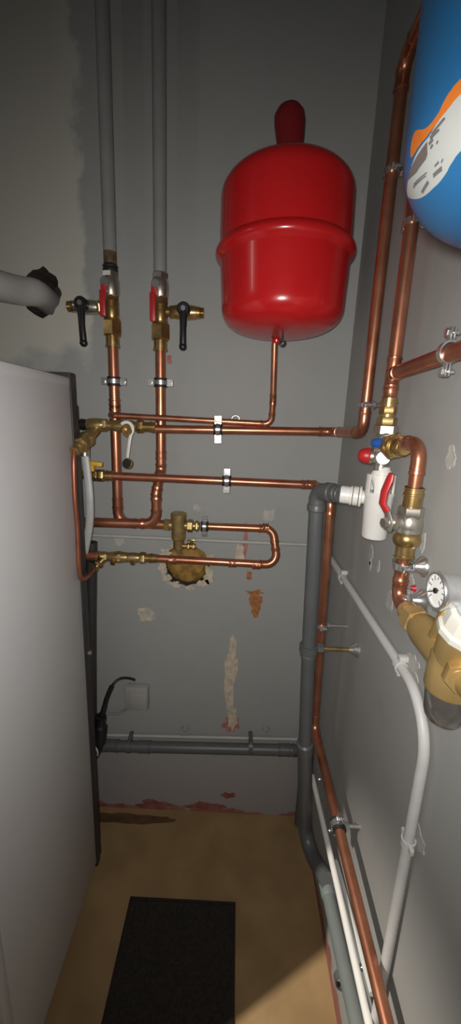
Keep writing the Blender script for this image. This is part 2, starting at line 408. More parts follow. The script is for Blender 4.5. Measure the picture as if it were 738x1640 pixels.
for i, (a, ru_, rv_) in enumerate([(20, .016, .012), (-25, .014, .022), (-48, .020, .012), (-80, .012, .009), (-120, .015, .010), (150, .017, .013), (185, .012, .020), (215, .014, .011), (120, .011, .008)]):   # broken plaster round the foam hole
    a = math.radians(a); p = FOAM + V((math.cos(a) * 0.077, 0, math.sin(a) * 0.075))
    blob('plaster_crumb', wb, p, UX, UZ, -UY, ru_, rv_, 'plaster', 20 + i, thick=0.0015, jag=0.45, n=26)
bspot('red_primer_patch', 246, 1289, 34, 13, 'primer', 41, 0.25); bspot('red_primer_patch', 330, 1291, 38, 9, 'primer', 42, 0.3)
bspot('red_primer_patch', 180, 1292, 30, 9, 'primer', 43, 0.3); bspot('red_primer_patch', 366, 1274, 12, 6, 'primer', 44, 0.4)
def rspot(px, py, ru, rz, seed, material='plaster_pale'):
    p = W(px, py, XR); blob('plaster_patch', wr, p, UY, UZ, -UX, ru, rz, material, seed, jag=0.25)
for i, (px, py, ru, rz) in enumerate([(677, 869, .008, .016), (594, 888, .010, .020), (668, 866 + 4, .004, .008), (625, 962, .016, .018), (606, 868 + 40, .006, .012), (655, 935, .016, .020), (722, 735, .012, .016), (659, 1072, .024, .026), (593, 905, .007, .009), (670, 1344, .020, .018)]):
    rspot(px, py, ru, rz, 60 + i)
fs = G(205, 1312, 0)
blob('floor_stain', bpy.data.objects['floor'], fs, UX, UY, UZ, 0.14, 0.020, 'stain', 71, thick=0.0005, jag=0.3)

# ------------------------------------------------------------------ white heating cabinet on the left
CX, CB, CFY, CH = -0.40, -0.205, -0.665, 1.505
cab = thing('heating_cabinet', 'tall white sheet metal heating cabinet filling the left side', 'cabinet', (-0.70, -0.43, 0))
build('casing', MB().box((CX - 0.30, (CFY + CB) / 2 + 0.012, CH / 2 + 0.015), (0.60, CB - CFY - 0.024, CH - 0.03), bev=0.004), 'cabinet_white', cab)
build('lid', MB().box((CX - 0.30, (CFY + CB) / 2, CH - 0.005), (0.602, CB - CFY, 0.022), bev=0.004), 'cabinet_white', cab)
build('front_panel', MB().box((CX - 0.30, CFY + 0.010, CH / 2 + 0.01), (0.604, 0.024, CH - 0.04), bev=0.006), 'cabinet_white', cab)
bp = MB().box((CX - 0.30, CB + 0.013, 0.765), (0.606, 0.026, 1.515), bev=0.002); bp.box((CX - 0.30, CB + 0.034, 0.73), (0.60, 0.018, 1.44), bev=0.002)
o = build('rear_panel', bp, 'cabinet_dark', cab); o['label'] = 'black rear panel edge'
build('plinth', MB().box((CX - 0.30, (CFY + CB) / 2 + 0.02, 0.016), (0.56, CB - CFY - 0.05, 0.032), bev=0.002), 'cabinet_dark', cab)
sc = MB()
sp_ = W(151, 1043, -0.385); o = build('screw', MB().lathe((CX + 0.001, CB + 0.020, sp_.z), UX, [(0, .007), (.006, .007), (.009, .004)], 16), 'nickel', cab)

# ------------------------------------------------------------------ red expansion vessel
vc = V((0.0850, -0.1660, 0)); VR = 0.1445
ZB, ZM, ZT = 1.622, 1.790, 1.960
ves = thing('expansion_vessel', 'glossy red expansion vessel hanging on the back wall', 'vessel', (vc.x, vc.y, ZB))
def dome(z0, z1, rr, n=18, p=2.35):
    """from pole z0 to equator z1"""
    out = []
    for i in range(n + 1):
        a = PI / 2 * i / n; out.append((z1 + (z0 - z1) * abs(math.cos(a)) ** (2 / p), rr * abs(math.sin(a)) ** (2 / p)))
    return out
low = dome(ZB, ZB + 0.064, VR - 0.005, p=2.75) + [(ZM - 0.012, VR)]
hi = [(z, r) for z, r in dome(ZT, ZT - 0.066, VR - 0.0005, p=2.3)][::-1]; hi = [(ZM - 0.013, VR + 0.001), (ZM, VR + 0.001)] + hi
build('lower_shell', MB().lathe(vc, UZ, low, 64), 'red_paint', ves)
build('upper_shell', MB().lathe(vc, UZ, hi, 64), 'red_paint', ves)
build('seam_band', MB().lathe(vc + UZ * (ZM - 0.016), UZ, [(-.004, VR - .004), (-.002, VR - .001), (0.001, VR + 0.0015), (0.004, VR + 0.005), (0.008, VR + 0.0085), (0.013, VR + 0.0103), (0.017, VR + 0.0103), (0.022, VR + 0.0085), (0.026, VR + 0.005), (0.029, VR + 0.0015), (.032, VR), (.034, VR - .004)], 64), 'red_paint', ves)
nb, nt_ = K(462, 232, 0.14), K(465, 176, 0.115)
nb.z = ZT - 0.006
ax_ = (nt_ - nb)
pts = [nb + ax_ * t + V((0.006 * math.sin(t * 3), 0, 0)) for t in (-0.1, 0, .2, .4, .6, .8, .92, 1.0, 1.04)]
o = build('neck_sleeve', MB().tube(pts, [.030, .028, .0265, .0275, .031, .034, .033, .026, .012], 24, squash=0.85, up=UX), 'red_soft', ves); o['label'] = 'dull red sleeve on top'
build('bracket', MB().box((vc.x, -0.012, ZM), (0.05, 0.022, 0.20), bev=0.003), 'red_paint', ves)
ip = V((0.079, -0.125, ZB)); 
build('inlet', MB().lathe((ip.x, ip.y, ZB - 0.010), UZ, [(.003, .0095), (.005, .0105), (.022, .0105)], 20), 'red_paint', ves)
ey = K(449, 549, 0.20)
mb = MB(); mb.tube([ey + V((math.cos(a) * .006, 0, math.sin(a) * .006)) for a in [2 * PI * i / 16 for i in range(17)]], .0022, 10); mb.cyl(ey + UZ * .005, ey + UZ * .024, .0022, 10)
build('eyelet', mb, 'black_plastic', ves)
ves.rotation_euler.y = math.radians(-1.0); ves.location.x += 0.004

# ------------------------------------------------------------------ blue tank close by on the right wall
tc_ = V((0.1985, -0.8526, 0)); TR = 0.0951
TB, TT = 1.5572, 1.8366
tank = thing('blue_expansion_tank', 'blue round-ended expansion tank with a white label at upper right', 'tank', (tc_.x, tc_.y, TB))
tprof = dome(TB, TB + 0.0644, TR, 20, 2.36) + [(TB + 0.10, TR), (TT - 0.09, TR)] + dome(TT, TT - 0.0732, TR, 20, 1.93)[::-1]
build('shell', MB().lathe(tc_, UZ, tprof, 64), 'blue_paint', tank)
def trad(z):
    for (z0, r0), (z1, r1) in zip(tprof, tprof[1:]):
        if z0 <= z <= z1: return r0 + (r1 - r0) * (z - z0) / max(1e-9, z1 - z0)
    return 0.0
def tank_hit(px, py):
    d = ray(px, py).normalized(); t = 0.10
    while t < 0.6:
        p = EYE + d * t; q = V((p.x - tc_.x, p.y - tc_.y, 0)).length
        if TB < p.z < TT and q < trad(p.z): return (math.atan2(p.y - tc_.y, p.x - tc_.x), p.z)
        t += 0.0005
    return None
def smooth_loop(q, n=5):
    out = []
    for i in range(len(q)):
        p0, p1, p2, p3 = (V((*q[(i + k) % len(q)], 0)) for k in (-1, 0, 1, 2))
        for k in range(n):
            t = k / n; v = 0.5 * ((2 * p1) + (p2 - p0) * t + (2 * p0 - 5 * p1 + 4 * p2 - p3) * t * t + (3 * p1 - p0 - 3 * p2 + p3) * t ** 3); out.append((v.x, v.y))
    return out
def tank_sheet(name, outline, lift, material, parent):
    if name in ('label', 'stripe'): outline = smooth_loop(outline)
    pl = [tank_hit(*p) for p in outline]; pl = [p for p in pl if p]
    if len(pl) < 3: return None
    pl = [((a if a < 0.6 else a - 2 * PI), z) for a, z in pl]
    bm = bmesh.new(); bm.faces.new([bm.verts.new((a, z, 0)) for a, z in pl])
    for ax2 in (0, 1):
        lo, hi_ = min(p[ax2] for p in pl), max(p[ax2] for p in pl); st = 0.06 if ax2 == 0 else 0.008
        x = lo + st
        while x < hi_:
            nn = V((1, 0, 0)) if ax2 == 0 else V((0, 1, 0))
            bmesh.ops.bisect_plane(bm, geom=bm.verts[:] + bm.edges[:] + bm.faces[:], plane_co=nn * x, plane_no=nn); x += st
    for v in bm.verts:
        a, z = v.co.x, v.co.y; e = 0.002
        r = trad(z); sl = (trad(z + e) - trad(z - e)) / (2 * e); L_ = math.hypot(1, sl)
        rr = r + lift / L_; v.co = V((tc_.x + math.cos(a) * rr, tc_.y + math.sin(a) * rr, z - lift * sl / L_))
    b = MB(); b.bm.free(); b.bm = bm
    o = build(name, b, material, parent, sharp=80)
    return o
lab = tank_sheet('label', [(653, 312), (656, 280), (668, 245), (690, 215), (712, 178), (738, 132), (760, 105), (790, 100), (800, 160), (785, 215), (738, 242), (712, 282), (686, 309), (668, 318)], 0.0004, 'paper', tank)
if lab:
    lab['label'] = 'white oval label with orange stripe'
    tank_sheet('stripe', [(660, 252), (661, 225), (668, 209), (684, 205), (702, 184), (716, 156), (738, 128), (765, 108), (790, 100), (792, 122), (766, 130), (738, 152), (716, 178), (692, 210), (674, 232)], 0.0007, 'label_orange', lab)
    tank_sheet('text_block', [(655, 289), (660, 268), (686, 226), (687, 246), (684, 254), (668, 276)], 0.0008, 'ink_brown', lab)
    for q in [[(692, 213), (713, 187), (715, 190), (694, 217)], [(690, 218), (705, 205), (706, 209), (691, 224)],
              [(688, 228), (695, 220), (696, 225), (689, 233)], [(690, 236), (694, 229), (696, 232), (692, 239)],
              [(700, 229), (703, 223), (704, 227), (701, 231)], [(697, 264), (704, 256), (705, 260), (698, 267)],
              [(695, 277), (709, 264), (710, 272), (696, 284)], [(676, 306), (687, 287), (689, 292), (679, 309)],
              [(664, 293), (685, 274), (686, 276), (665, 296)], [(663, 298), (684, 279), (685, 281), (664, 301)],
              [(708, 258), (711, 252), (712, 255), (709, 261)]]:
        tank_sheet('text_line', q, 0.0008, 'ink', lab)
build('inlet', MB().chain((tc_.x, tc_.y, TT - 0.004), UZ, [('h', 0, .02, .018), ('r', .02, .05, .011)]), 'nickel', tank)
build('bracket', MB().box((0.2985, tc_.y, 1.70), (0.007, 0.05, 0.12), bev=0.001), 'zinc', tank)

# ------------------------------------------------------------------ painted steel pipes and shut-off valves (upper left)
def zb(px, py, off): return K(px, py, off).z
OS = 0.05
XA, XB_ = K(182, 600, OS).x, K(257, 600, OS).x
za = zb(176, 432, OS); zb2 = zb(260, 437, OS)
sp = thing('steel_pipe', 'grey-painted steel pipe with a bare rusty end above the left shut-off valve', 'pipe', (XA, -OS, za), 'painted steel pipes from the ceiling')
build('painted_length', MB().cyl((XA, -OS, zb(176, 404, OS)), (XA, -OS, HC - 0.002), 0.0165, 24), 'pipe_paint', sp)
o = build('bare_end', MB().cyl((XA, -OS, za - 0.004), (XA, -OS, zb(176, 404, OS)), 0.0162, 24), 'rust', sp); o['label'] = 'rusty bare steel end'
build('sealing_hemp', MB().lathe((XA, -OS, za - 0.006), UZ, [(0, .017), (.004, .0195), (.010, .018), (.013, .0198), (.018, .0165)], 20), 'rubber', sp)
sp = thing('steel_pipe', 'grey-painted steel pipe above the right shut-off valve, left of the red vessel', 'pipe', (XB_, -OS, zb2), 'painted steel pipes from the ceiling')
build('painted_length', MB().cyl((XB_, -OS, zb2), (XB_, -OS, HC - 0.002), 0.0165, 24), 'pipe_paint', sp)
build('thread', MB().thread((XB_, -OS, zb2 - 0.012), UZ, 0, 0.012, 0.0165), 'brass_old', sp)

def shut_off(x, px, ys, label):
    """inline ball valve with a red flat handle, and a union nut beneath"""
    z = [zb(px, y, OS) for y in ys]      # top, ball centre, mid, tee centre, union top, union bottom, end
    root = thing('shut_off_valve', label, 'valve', (x, -OS, z[6]), 'shut-off valves on the two risers')
    o = V((x, -OS, z[6])); h = [q - z[6] for q in z]
    body = MB().chain(o, UZ, [('h', h[0] - .014, h[0], .0215), ('o', h[2] - .004, h[0] - .010, .0225)])
    build('body', body, 'nickel', root)
    b2 = MB().chain(o, UZ, [('h', h[3] + .014, h[2], .0205), ('o', h[4] - .002, h[3] + .018, .0195), ('r', h[3] - .016, h[3] + .016, .019)])
    build('tee_body', b2, 'brass', root)
    u = MB().chain(o, UZ, [('h', h[5], h[4], .0255), ('r', h[4], h[4] + .006, .021)]); build('union_nut', u, 'brass', root)
    build('tail', MB().chain(o, UZ, [('r', h[6], h[5], .0175), ('r', h[6] - .001, h[6] + .005, .0195)]), 'brass', root)
    c = V((x - 0.006, -OS - 0.022, z[1]))
    st = MB().cyl((x - .006, -OS - .012, z[1]), c, .010, 16); build('stem', st, 'nickel', root)
    hz0, hz1 = zb(px, ys[7], OS), zb(px, ys[8], OS)
    hd = MB().box((x - 0.013, -OS - 0.030, (hz0 + hz1) / 2), (0.016, 0.010, hz0 - hz1), bev=0.004); hd.box((x - .010, -OS - .027, (hz0 + z[1]) / 2), (.016, .003, z[1] - hz0 + 0.012), bev=0.001)
    hd_o = build('handle', hd, 'red_plastic', root); hd_o['label'] = 'red flat handle'
    build('bolt', MB().hexa(c + V((0, -.006, 0)), -UY, 0, .009, .011), 'zinc', root)
    return z[3]
z3 = shut_off(XA, 177, (436, 457, 474, 493, 514, 538, 556, 470, 512), 'brass ball valve with red handle under the rusty-ended pipe, left of the pair')
z3b = shut_off(XB_, 258, (438, 461, 476, 499, 520, 545, 562, 474, 520), 'brass ball valve with red handle on the second riser, nearer the red vessel')
def drain(x, z, s, label, ln, hub, leverlen, lean):
    """drain cock with a black lever, screwed sideways into the tee"""
    d = UX * s; o = V((x, -OS, z)); root = thing('drain_valve', label, 'valve', o + d * 0.06, 'drain valves with black levers')
    build('nipple', MB().chain(o, d, [('r', .016, .034, .0115), ('h', .026, .036, .0175)]), 'brass', root)
    build('body', MB().chain(o, d, [('o', .034, ln - .020, .0185), ('h', ln - .052, ln - .040, .0180)]), 'nickel' if s < 0 else 'brass', root)
    e = MB().chain(o, d, [('r', ln - .022, ln - .012, .0145)]); e.thread(o, d, ln - .014, ln, .0132); build('outlet', e, 'brass', root)
    hc = o + d * hub - UY * 0.030
    lv = MB().cyl(hc + UY * .014, hc - UY * .010, .0165, 24, ch=.003)
    e2 = hc - UZ * leverlen + UX * lean
    lv.tube([hc - UY * .004, hc * .8 + e2 * .2 - UY * .006, hc * .5 + e2 * .5 - UY * .010, hc * .1 + e2 * .9 - UY * .010, e2 - UY * .010], [.011, .0095, .008, .0085, .006], 16, squash=0.7, up=UX)
    lv.sphere(e2 - UY * .010 + UZ * .004, .0098, (1, .8, 1))
    l = build('lever', lv, 'black_plastic', root); build('screw', MB().cyl(hc - UY * .009, hc - UY * .013, .006, 14), 'zinc', l)
xl = abs(K(107, 492, OS).x - XA); xh = abs(K(130, 488, OS + .03).x - XA)
drain(XA, z3, -1, 'drain valve with black lever pointing left off the left riser', xl, xh, 0.098, 0.005)
xl = abs(K(328, 502, OS).x - XB_); xh = abs(K(294, 497, OS + .03).x - XB_)
drain(XB_, z3b, 1, 'drain valve with black lever pointing right, beside the red vessel', xl, xh, 0.094, 0.0)

# ------------------------------------------------------------------ copper pipes on the back wall
RG = 'copper heating pipes'
zbot = K(205, 838, OS).z
Lt = V((XA, -OS, zb(180, 553, OS))); Lb = V((XA, -OS, zbot)); Le = V((K(266, 840, OS).x, -OS, zbot))
ztee = zb(184, 665, OS)
run('copper_pipe', 'copper riser under the left shut-off valve, bending right into the brass dirt separator', 'pipe', [Lt, Lb, Le], 0.014, 0.034, 'copper', RG,
    couplings=[((XA, -OS, zb(183, 648, OS)), UZ, .03), ((XA, -OS, zb(189, 806, OS)), UZ, .034)],
    tees=[((XA, -OS, ztee), UZ, -UY, .060, .0085, .030)])
OR = 0.080
p1 = V((XB_, -OS, zb(257, 560, OS))); p2 = V((XB_, -OS, zb(257, 752, OS))); p3 = K(250, 790, OR); p4 = V((p3.x, -OR, K(245, 839, OR).z)); p5 = V((-0.50, -OR, p4.z - 0.004))
run('copper_pipe', 'copper riser under the right shut-off valve, bending left at the bottom behind the cabinet', 'pipe', [p1, p2, p3, p4, p5], 0.014, [.03, .03, .034], 'copper', RG,
    couplings=[((XB_, -OS, zb(257, 729, OS)), UZ, .024), (p3 + V((0, 0, -0.012)), UZ, .022)], sock=0.010)
OT, OP = 0.082, 0.086
t0 = V((XA + .0, -OT, ztee)); t1 = K(434, 680, OT); t1.z += 0.001
t2 = V((t1.x, -OT, ZB + 0.012)); 
run('copper_pipe', 'thin copper pipe running right then up to the red vessel', 'pipe', [V((XA, -OS - 0.012, ztee)), t0, t1, K(437, 640, OT + .012), V((ip.x, ip.y, ZB - .006))], 0.0078, [.014, .018, .05, .05], 'copper', RG, sock=0.012,
    couplings=[])
a0 = K(244, 687, OP); a1 = V((0.256, -OP, K(545, 692, OP).z)); a2 = V((0.260, -0.312, W(581, 693, .26).z)); a3 = V((0.2605, -0.306, 2.045)); a4 = V((0.262, -0.62, 2.07))
run('copper_pipe', 'upper back-wall copper pipe from the brass safety group, turning up by the right wall', 'pipe', [a0, a1, a2, a3, a4], 0.0112, .026, 'copper', RG,
    couplings=[(K(541, 692, OP + .0), UX, .026), (V((.2605, -.307, W(640, 135, .26).z)), UZ, .03)])
OQ = 0.098
b0 = K(176, 762, OQ); b1 = K(507, 777, OQ); b2 = K(530, 795, 0.235); b2.z = b1.z - .006
b3 = K(503, 1165, 0.235); b4 = W(622, 1650, 0.264)
b4 = b4 + (b4 - b3) * 0.5
run('copper_pipe', 'copper pipe from the yellow-handled valve, dropping behind the grey waste pipe to the right wall', 'pipe', [b0, b1, b2, b3, b4], 0.0112, [.026, .026, .03], 'copper', RG,
    couplings=[(K(498, 776, OQ), UX, .026)])
c0 = K(334, 843, OS + .01); c1 = K(437, 847, OS + .01); c2 = K(444, 905, .085); c3 = K(240, 894, .085)
run('copper_pipe', 'copper U-bend returning from the dirt separator to the lower brass fittings', 'pipe', [c0, c1, c2, c3], 0.0112, .030, 'copper', RG, sock=0.016,
    couplings=[(K(425, 845, OS + .01), UX, .018), (K(372, 902, .085), UX, .022), (K(410, 905, .085), UX, .022), (K(277, 897, .085), UX, .022)])

CG = 'rubber-lined pipe clamps on the back wall'
clamp('zinc pipe clamp on the left riser below its valve', (XA, -OS, zb(183, 611, OS)), UZ, .014, UX, UY, OS, CG)
clamp('zinc pipe clamp on the second riser below its valve', (XB_, -OS, zb(258, 613, OS)), UZ, .014, UX, UY, OS, CG)
clamp('zinc pipe clamp on the upper copper pipe under the red vessel', K(349, 688, OP), a1 - a0, .0112, UZ, UY, OP, CG, reach=.036)
clamp('zinc pipe clamp on the middle copper pipe of the back wall', K(363, 770, OQ), b1 - b0, .0112, UZ, UY, OQ, CG)
clamp('zinc pipe clamp right beside the brass dirt separator', K(327.5, 843, OS + .01), UX, .0112, UZ, UY, OS + .01, CG, band=.015, reach=.030)
# spare hanger ring behind the upper pipe
hr = K(377, 672, 0.03)
h_ = thing('hanger_bolt', 'small zinc hanger bolt behind the upper copper pipe', 'bolt', K(377, 672, 0))
mb = MB(); mb.tube([hr + V((math.cos(a) * .011, 0, math.sin(a) * .011)) for a in [2 * PI * i / 24 for i in range(25)]], .0028, 10); build('ring', mb, 'zinc', h_)
mb = MB().cyl(hr - UZ * .011 + UY * .003, V((hr.x, .004, hr.z - .011)), .0035, 12); build('shank', mb, 'zinc', h_)

# brass dirt separator
ds = thing('dirt_separator', 'brass dirt separator with upright cylindrical body on lower copper pipe', 'filter', K(285, 884, OS))
oc = V((K(286, 840, OS).x, -OS, zbot))
zt, zl = K(286, 821, OS).z, K(286, 880, OS).z
build('body', MB().lathe((oc.x, oc.y, zl), UZ, [(0, .012), (.004, .0165), (.03, .0165), (.034, .0215), (zt - zl - .003, .0235), (zt - zl, .021)], 28), 'brass_old', ds)
for s in (-1, 1):
    build('union', MB().chain(oc, UX * s, [('r', .016, .040, .0135), ('h', .026, .042, .0195), ('r', .042, .062, .0130) if s > 0 else ('r', .040, .046, .015), ('h', .050, .058, .0165) if s > 0 else ('r', .041, .045, .0150)]), 'brass_old', ds)
dv = V((oc.x + .012, oc.y - .004, K(300, 874, OS).z))
dr = build('drain_cock', MB().chain(dv, UX, [('r', 0, .020, .007), ('h', .014, .022, .0105), ('r', .022, .040, .0075), ('h', .030, .036, .010)]), 'brass', ds)
tv = MB().cyl(dv + V((.027, 0, .004)), dv + V((.027, 0, .018)), .004, 12); tv.box(dv + V((.027, 0, .019)), (.026, .006, .004), bev=.0012); build('tap_handle', tv, 'brass', dr)
build('base_screw', MB().hexa((oc.x, oc.y, zl - .010), UZ, 0, .012, .010), 'brass_old', ds)

# expanding foam in the round hole
fm = MB()
tmp = bmesh.new(); bmesh.ops.create_icosphere(tmp, subdivisions=4, radius=1.0)
for v in tmp.verts:
    k = 1 + 0.10 * noise.noise(v.co * 3.0) + 0.04 * noise.noise(v.co * 9)
    v.co = V((FOAM.x + v.co.x * .073 * k, 0.042 + v.co.y * .050 * k, FOAM.z + v.co.z * .070 * k))
fm.merge(tmp); tag(build('foam_plug', fm, 'foam'), 'yellow-brown expanding foam filling the round hole under the dirt separator', 'foam')

# ------------------------------------------------------------------ brass fittings at the back of the cabinet
OB = OP
sg = thing('safety_group', 'upper brass safety group with black plug, at the back of the white cabinet', 'valve', K(180, 700, OB))
o0 = K(112, 677, OB); o0.z = K(180, 684, OB).z + .004; dx = UX
def tX(px): return K(px, 684, OB).x - o0.x
build('connector', MB().chain(o0, dx, [('r', tX(112), tX(140), .0042), ('h', tX(124), tX(128), .009)]), 'brass', sg)
build('plug', MB().chain(o0, dx, [('r', tX(129), tX(146), .0145), ('r', tX(131), tX(133), .0155)]), 'black_plastic', sg)
build('manifold', MB().chain(o0, dx, [('o', tX(140), tX(168), .0185), ('h', tX(158), tX(172), .0175), ('r', tX(170), tX(192), .0135), ('o', tX(180), tX(216), .0170), ('r', tX(212), tX(222), .012)]), 'brass_old', sg)
build('union_nut', MB().chain(o0, dx, [('h', tX(219), tX(230), .0175), ('r', tX(229), tX(250), .0135), ('r', tX(240), tX(243), .0148)]), 'brass', sg)
kb = K(202, 688, OB + .012)
build('outlet', MB().chain(kb, (kb - EYE) * -1 + V((.35, 0, -.25)), [('r', 0, .014, .0145), ('r', .012, .018, .0165), ('r', .018, .026, .0085), ('r', .026, .027, .006)]), 'brass', sg)
br0, br1 = K(154, 688, OB), W(120, 722, -0.389)
bd = (br1 - br0); bl = bd.length
build('branch', MB().chain(br0, bd, [('r', .0, bl * .42, .0135), ('h', bl * .40, bl * .56, .0215), ('r', bl * .54, bl * .68, .0185), ('h', bl * .66, bl * .80, .0215), ('c', bl * .80, bl * .90, .0140, .011), ('r', bl * .86, bl * 1.05, .0105)]), 'brass_old', sg)
build('branch_screw', MB().chain(K(152, 690, OB + .014), V((.2, -1, 0)), [('h', 0, .008, .009)]), 'brass', sg)
# cap on a strap
cp = thing('dust_cap', 'black dust cap on a white strap hanging from the safety group outlet', 'cap', K(206, 752, OB))
cc = K(206, 743, OB + .022)
ccd = V((-.25, -1, .2)); build('cap', MB().chain(cc, ccd, [('r', 0, .010, .0140)]), 'brass_old', cp); build('cap_face', MB().chain(cc, ccd, [('r', .008, .0125, .0128)]), 'rubber', cp)
loop = [K(202 + 10.5 * math.cos(a), 688 - 12 * math.sin(a), OB + .026) for a in [PI * 0.75 - i * PI * 1.0 / 10 for i in range(11)]]
st = loop + [K(207.5, 705, OB + .028), K(205.5, 720, OB + .027), K(204, 733, OB + .024)]
o = build('strap', MB().tube(st, .0042, 12, squash=.35, up=UX), 'white_plastic', cp); o['label'] = 'white plastic strap'

# copper capillary in front of the cabinet edge
cpts = [W(119, 720, -.389), W(118, 745, -.388), W(120, 800, -.388), W(124, 850, -.388), W(126, 905, -.388), W(129, 925, -.387), W(137, 926, -.384), K(146, 917, .17), K(152, 909, .12)]
dense = []
for i in range(len(cpts) - 1):
    q0, q1, q2, q3 = cpts[max(i - 1, 0)], cpts[i], cpts[i + 1], cpts[min(i + 2, len(cpts) - 1)]
    for k in range(6):
        t = k / 6; dense.append(0.5 * ((2 * q1) + (q2 - q0) * t + (2 * q0 - 5 * q1 + 4 * q2 - q3) * t * t + (3 * q1 - q0 - 3 * q2 + q3) * t ** 3))
dense.append(cpts[-1])
tag(build('capillary_pipe', MB().tube(dense, .0058, 14), 'copper_dull'), 'thin bent copper tube linking the upper and lower brass fittings beside the cabinet', 'pipe')
def spline(cpts, n=8):
    cpts = [V(c) for c in cpts]; out = []
    for i in range(len(cpts) - 1):
        q0, q1, q2, q3 = cpts[max(i - 1, 0)], cpts[i], cpts[i + 1], cpts[min(i + 2, len(cpts) - 1)]
        for k in range(n):
            t = k / n; out.append(0.5 * ((2 * q1) + (q2 - q0) * t + (2 * q0 - 5 * q1 + 4 * q2 - q3) * t * t + (3 * q1 - q0 - 3 * q2 + q3) * t ** 3))
    return out + [cpts[-1]]
hs = spline([K(136, 728, .14), K(140, 760, .145), K(143.5, 800, .15), K(143, 840, .145), K(136, 880, .135), K(134, 886, .12)])
hz = thing('braided_hose', 'flat grey flexible hose bowing down past the yellow-handled valve', 'hose', hs[-1])
build('sleeve', MB().tube(hs, .0108, 18, squash=.55, up=UX), 'hose', hz)
build('ferrule', MB().cyl(hs[0] - V((0, 0, .004)), hs[0] + V((0.000, 0, .016)), .0125, 20, ch=.001), 'nickel', hz)
build('ferrule', MB().chain(K(138, 890, .125), UX, [('r', 0, .030, .0125)]), 'copper_dull', hz)

# yellow-handled valve
yv = thing('stop_valve', 'small brass stop valve with a yellow lever at the cabinet edge', 'valve', K(155, 772, OQ))
y0 = K(118, 760, OQ); y0.z = b0.z
def tY(px): return K(px, 761, OQ).x - y0.x
build('body', MB().chain(y0, UX, [('r', tY(118), tY(140), .0085), ('h', tY(124), tY(132), .0130), ('o', tY(138), tY(162), .0155), ('h', tY(150), tY(158), .0165)]), 'brass', yv)
build('union_nut', MB().chain(y0, UX, [('h', tY(156), tY(167), .0165), ('r', tY(166), tY(182), .0130), ('r', tY(170), tY(173), .0155), ('r', tY(176), tY(181), .0142)]), 'brass', yv)
yl = K(154, 743, OQ + .012)
lv = MB().box(yl, (.034, .012, .0125), (V((1, 0, -.10)).normalized(), UY, V((.10, 0, 1)).normalized()), bev=.003); lv.cyl(yl + V((-.014, .006, -.004)), yl + V((-.014, .008, -.026)), .006, 14)
o = build('lever', lv, 'yellow', yv); o['label'] = 'yellow lever'

# lower brass group
lg = thing('fill_valve_group', 'lower brass fill valve group with black knob on the U-bend pipe', 'valve', K(190, 902, .085))
l0 = K(130, 890, .085); ld = (c3 - l0).normalized()
def tL(px): return (K(px, 890 + (px - 130) * .036, .085) - l0).length
build('body', MB().chain(l0, ld, [('r', tL(132), tL(146), .009), ('o', tL(142), tL(170), .0155), ('h', tL(160), tL(172), .0150), ('r', tL(168), tL(198), .0128), ('o', tL(174), tL(206), .0165), ('h', tL(186), tL(194), .0178), ('o', tL(200), tL(226), .0150), ('r', tL(222), tL(232), .012)]), 'brass_old', lg)
build('union_nut', MB().chain(l0, ld, [('h', tL(224), tL(233), .0175), ('r', tL(232), tL(252), .0130), ('r', tL(240), tL(244), .0146)]), 'brass', lg)
kk = K(153, 893, .10)
build('knob', MB().chain(kk, V((-.1, -1, .1)), [('r', 0, .016, .0135), ('r', .014, .022, .0115)]), 'black_plastic', lg)
q0, q1 = K(165, 896, .098), K(150, 912, .12); qd = q1 - q0
build('branch', MB().chain(q0, qd, [('r', 0, qd.length * .5, .0095), ('h', qd.length * .35, qd.length * .62, .0135), ('r', qd.length * .6, qd.length, .0085), ('h', qd.length * .8, qd.length, .0115)]), 'brass', lg)
for px in (181, 213): build('bleed_screw', MB().chain(K(px, 899, .098), V((0, -1, -.5)), [('h', 0, .010, .0075)]), 'brass', lg)

# ------------------------------------------------------------------ grey vent pipe through the wall at far left
v0 = VENT + V((-.012, .12, -.004)); v1 = K(30, 465, .055); v2 = K(-60, 446, .17)
vp = spline([v0, VENT + V((-.006, .0, .0)), v1, v2, V((XL + .16, v2.y - .02, v2.z + .02)), V((XL - .02, v2.y - .02, v2.z + .03))], 8)
tag(build('vent_pipe', MB().tube(vp, .0345, 32), 'vent_paint'), 'short grey pipe poking out of a ragged hole at far left', 'pipe')

# ------------------------------------------------------------------ waste pipes
WG = 'grey plastic waste pipes'
e0 = K(509, 786, .335); e1 = K(494, 1040, .335); e2 = K(488, 1195, .325); e3 = W(488, 1352, .238); e4 = W(525, 1412, .262); 
sx, sy = 0.2690, -0.425
sip = V((sx, sy, 0)); tailp = W(581, 797, .232)
hd_ = (tailp - e0).normalized()
wp = thing('waste_pipe', 'upright grey plastic waste pipe under the white siphon', 'pipe', e3, WG)
def pvc_len(a, b, r=.0162, m_='pvc'): build('pipe', MB().cyl(a, b, r, 28), m_, wp)
top = e0 + V((0, 0, -.055))
arc = fillet(e0 + hd_ * .2, e0, e0 - UZ * .2, .022)
mb = MB(); mb.tube([arc[0] + hd_ * .018] + arc + [arc[-1] - UZ * .016], .0180, 28)
mb.lathe(arc[0] + hd_ * .018, hd_, [(-.012, .0185), (-.010, .0202), (.008, .0202), (.010, .0185)], 28); mb.lathe(arc[-1] - UZ * .018, UZ, [(-.006, .0182), (-.004, .0200), (.008, .0200), (.010, .0185)], 28)
build('elbow', mb, 'pvc', wp)
pvc_len(arc[-1] - UZ * .015, e1); pvc_len(e1, e2)
mb = MB(); bead_sleeve(mb, e1 + UZ * .012, -UZ, .030, .0162); build('coupling', mb, 'pvc', wp)
arc2 = fillet(e2, e3, e4, .045)
pvc_len(e2, arc2[0], .0185)
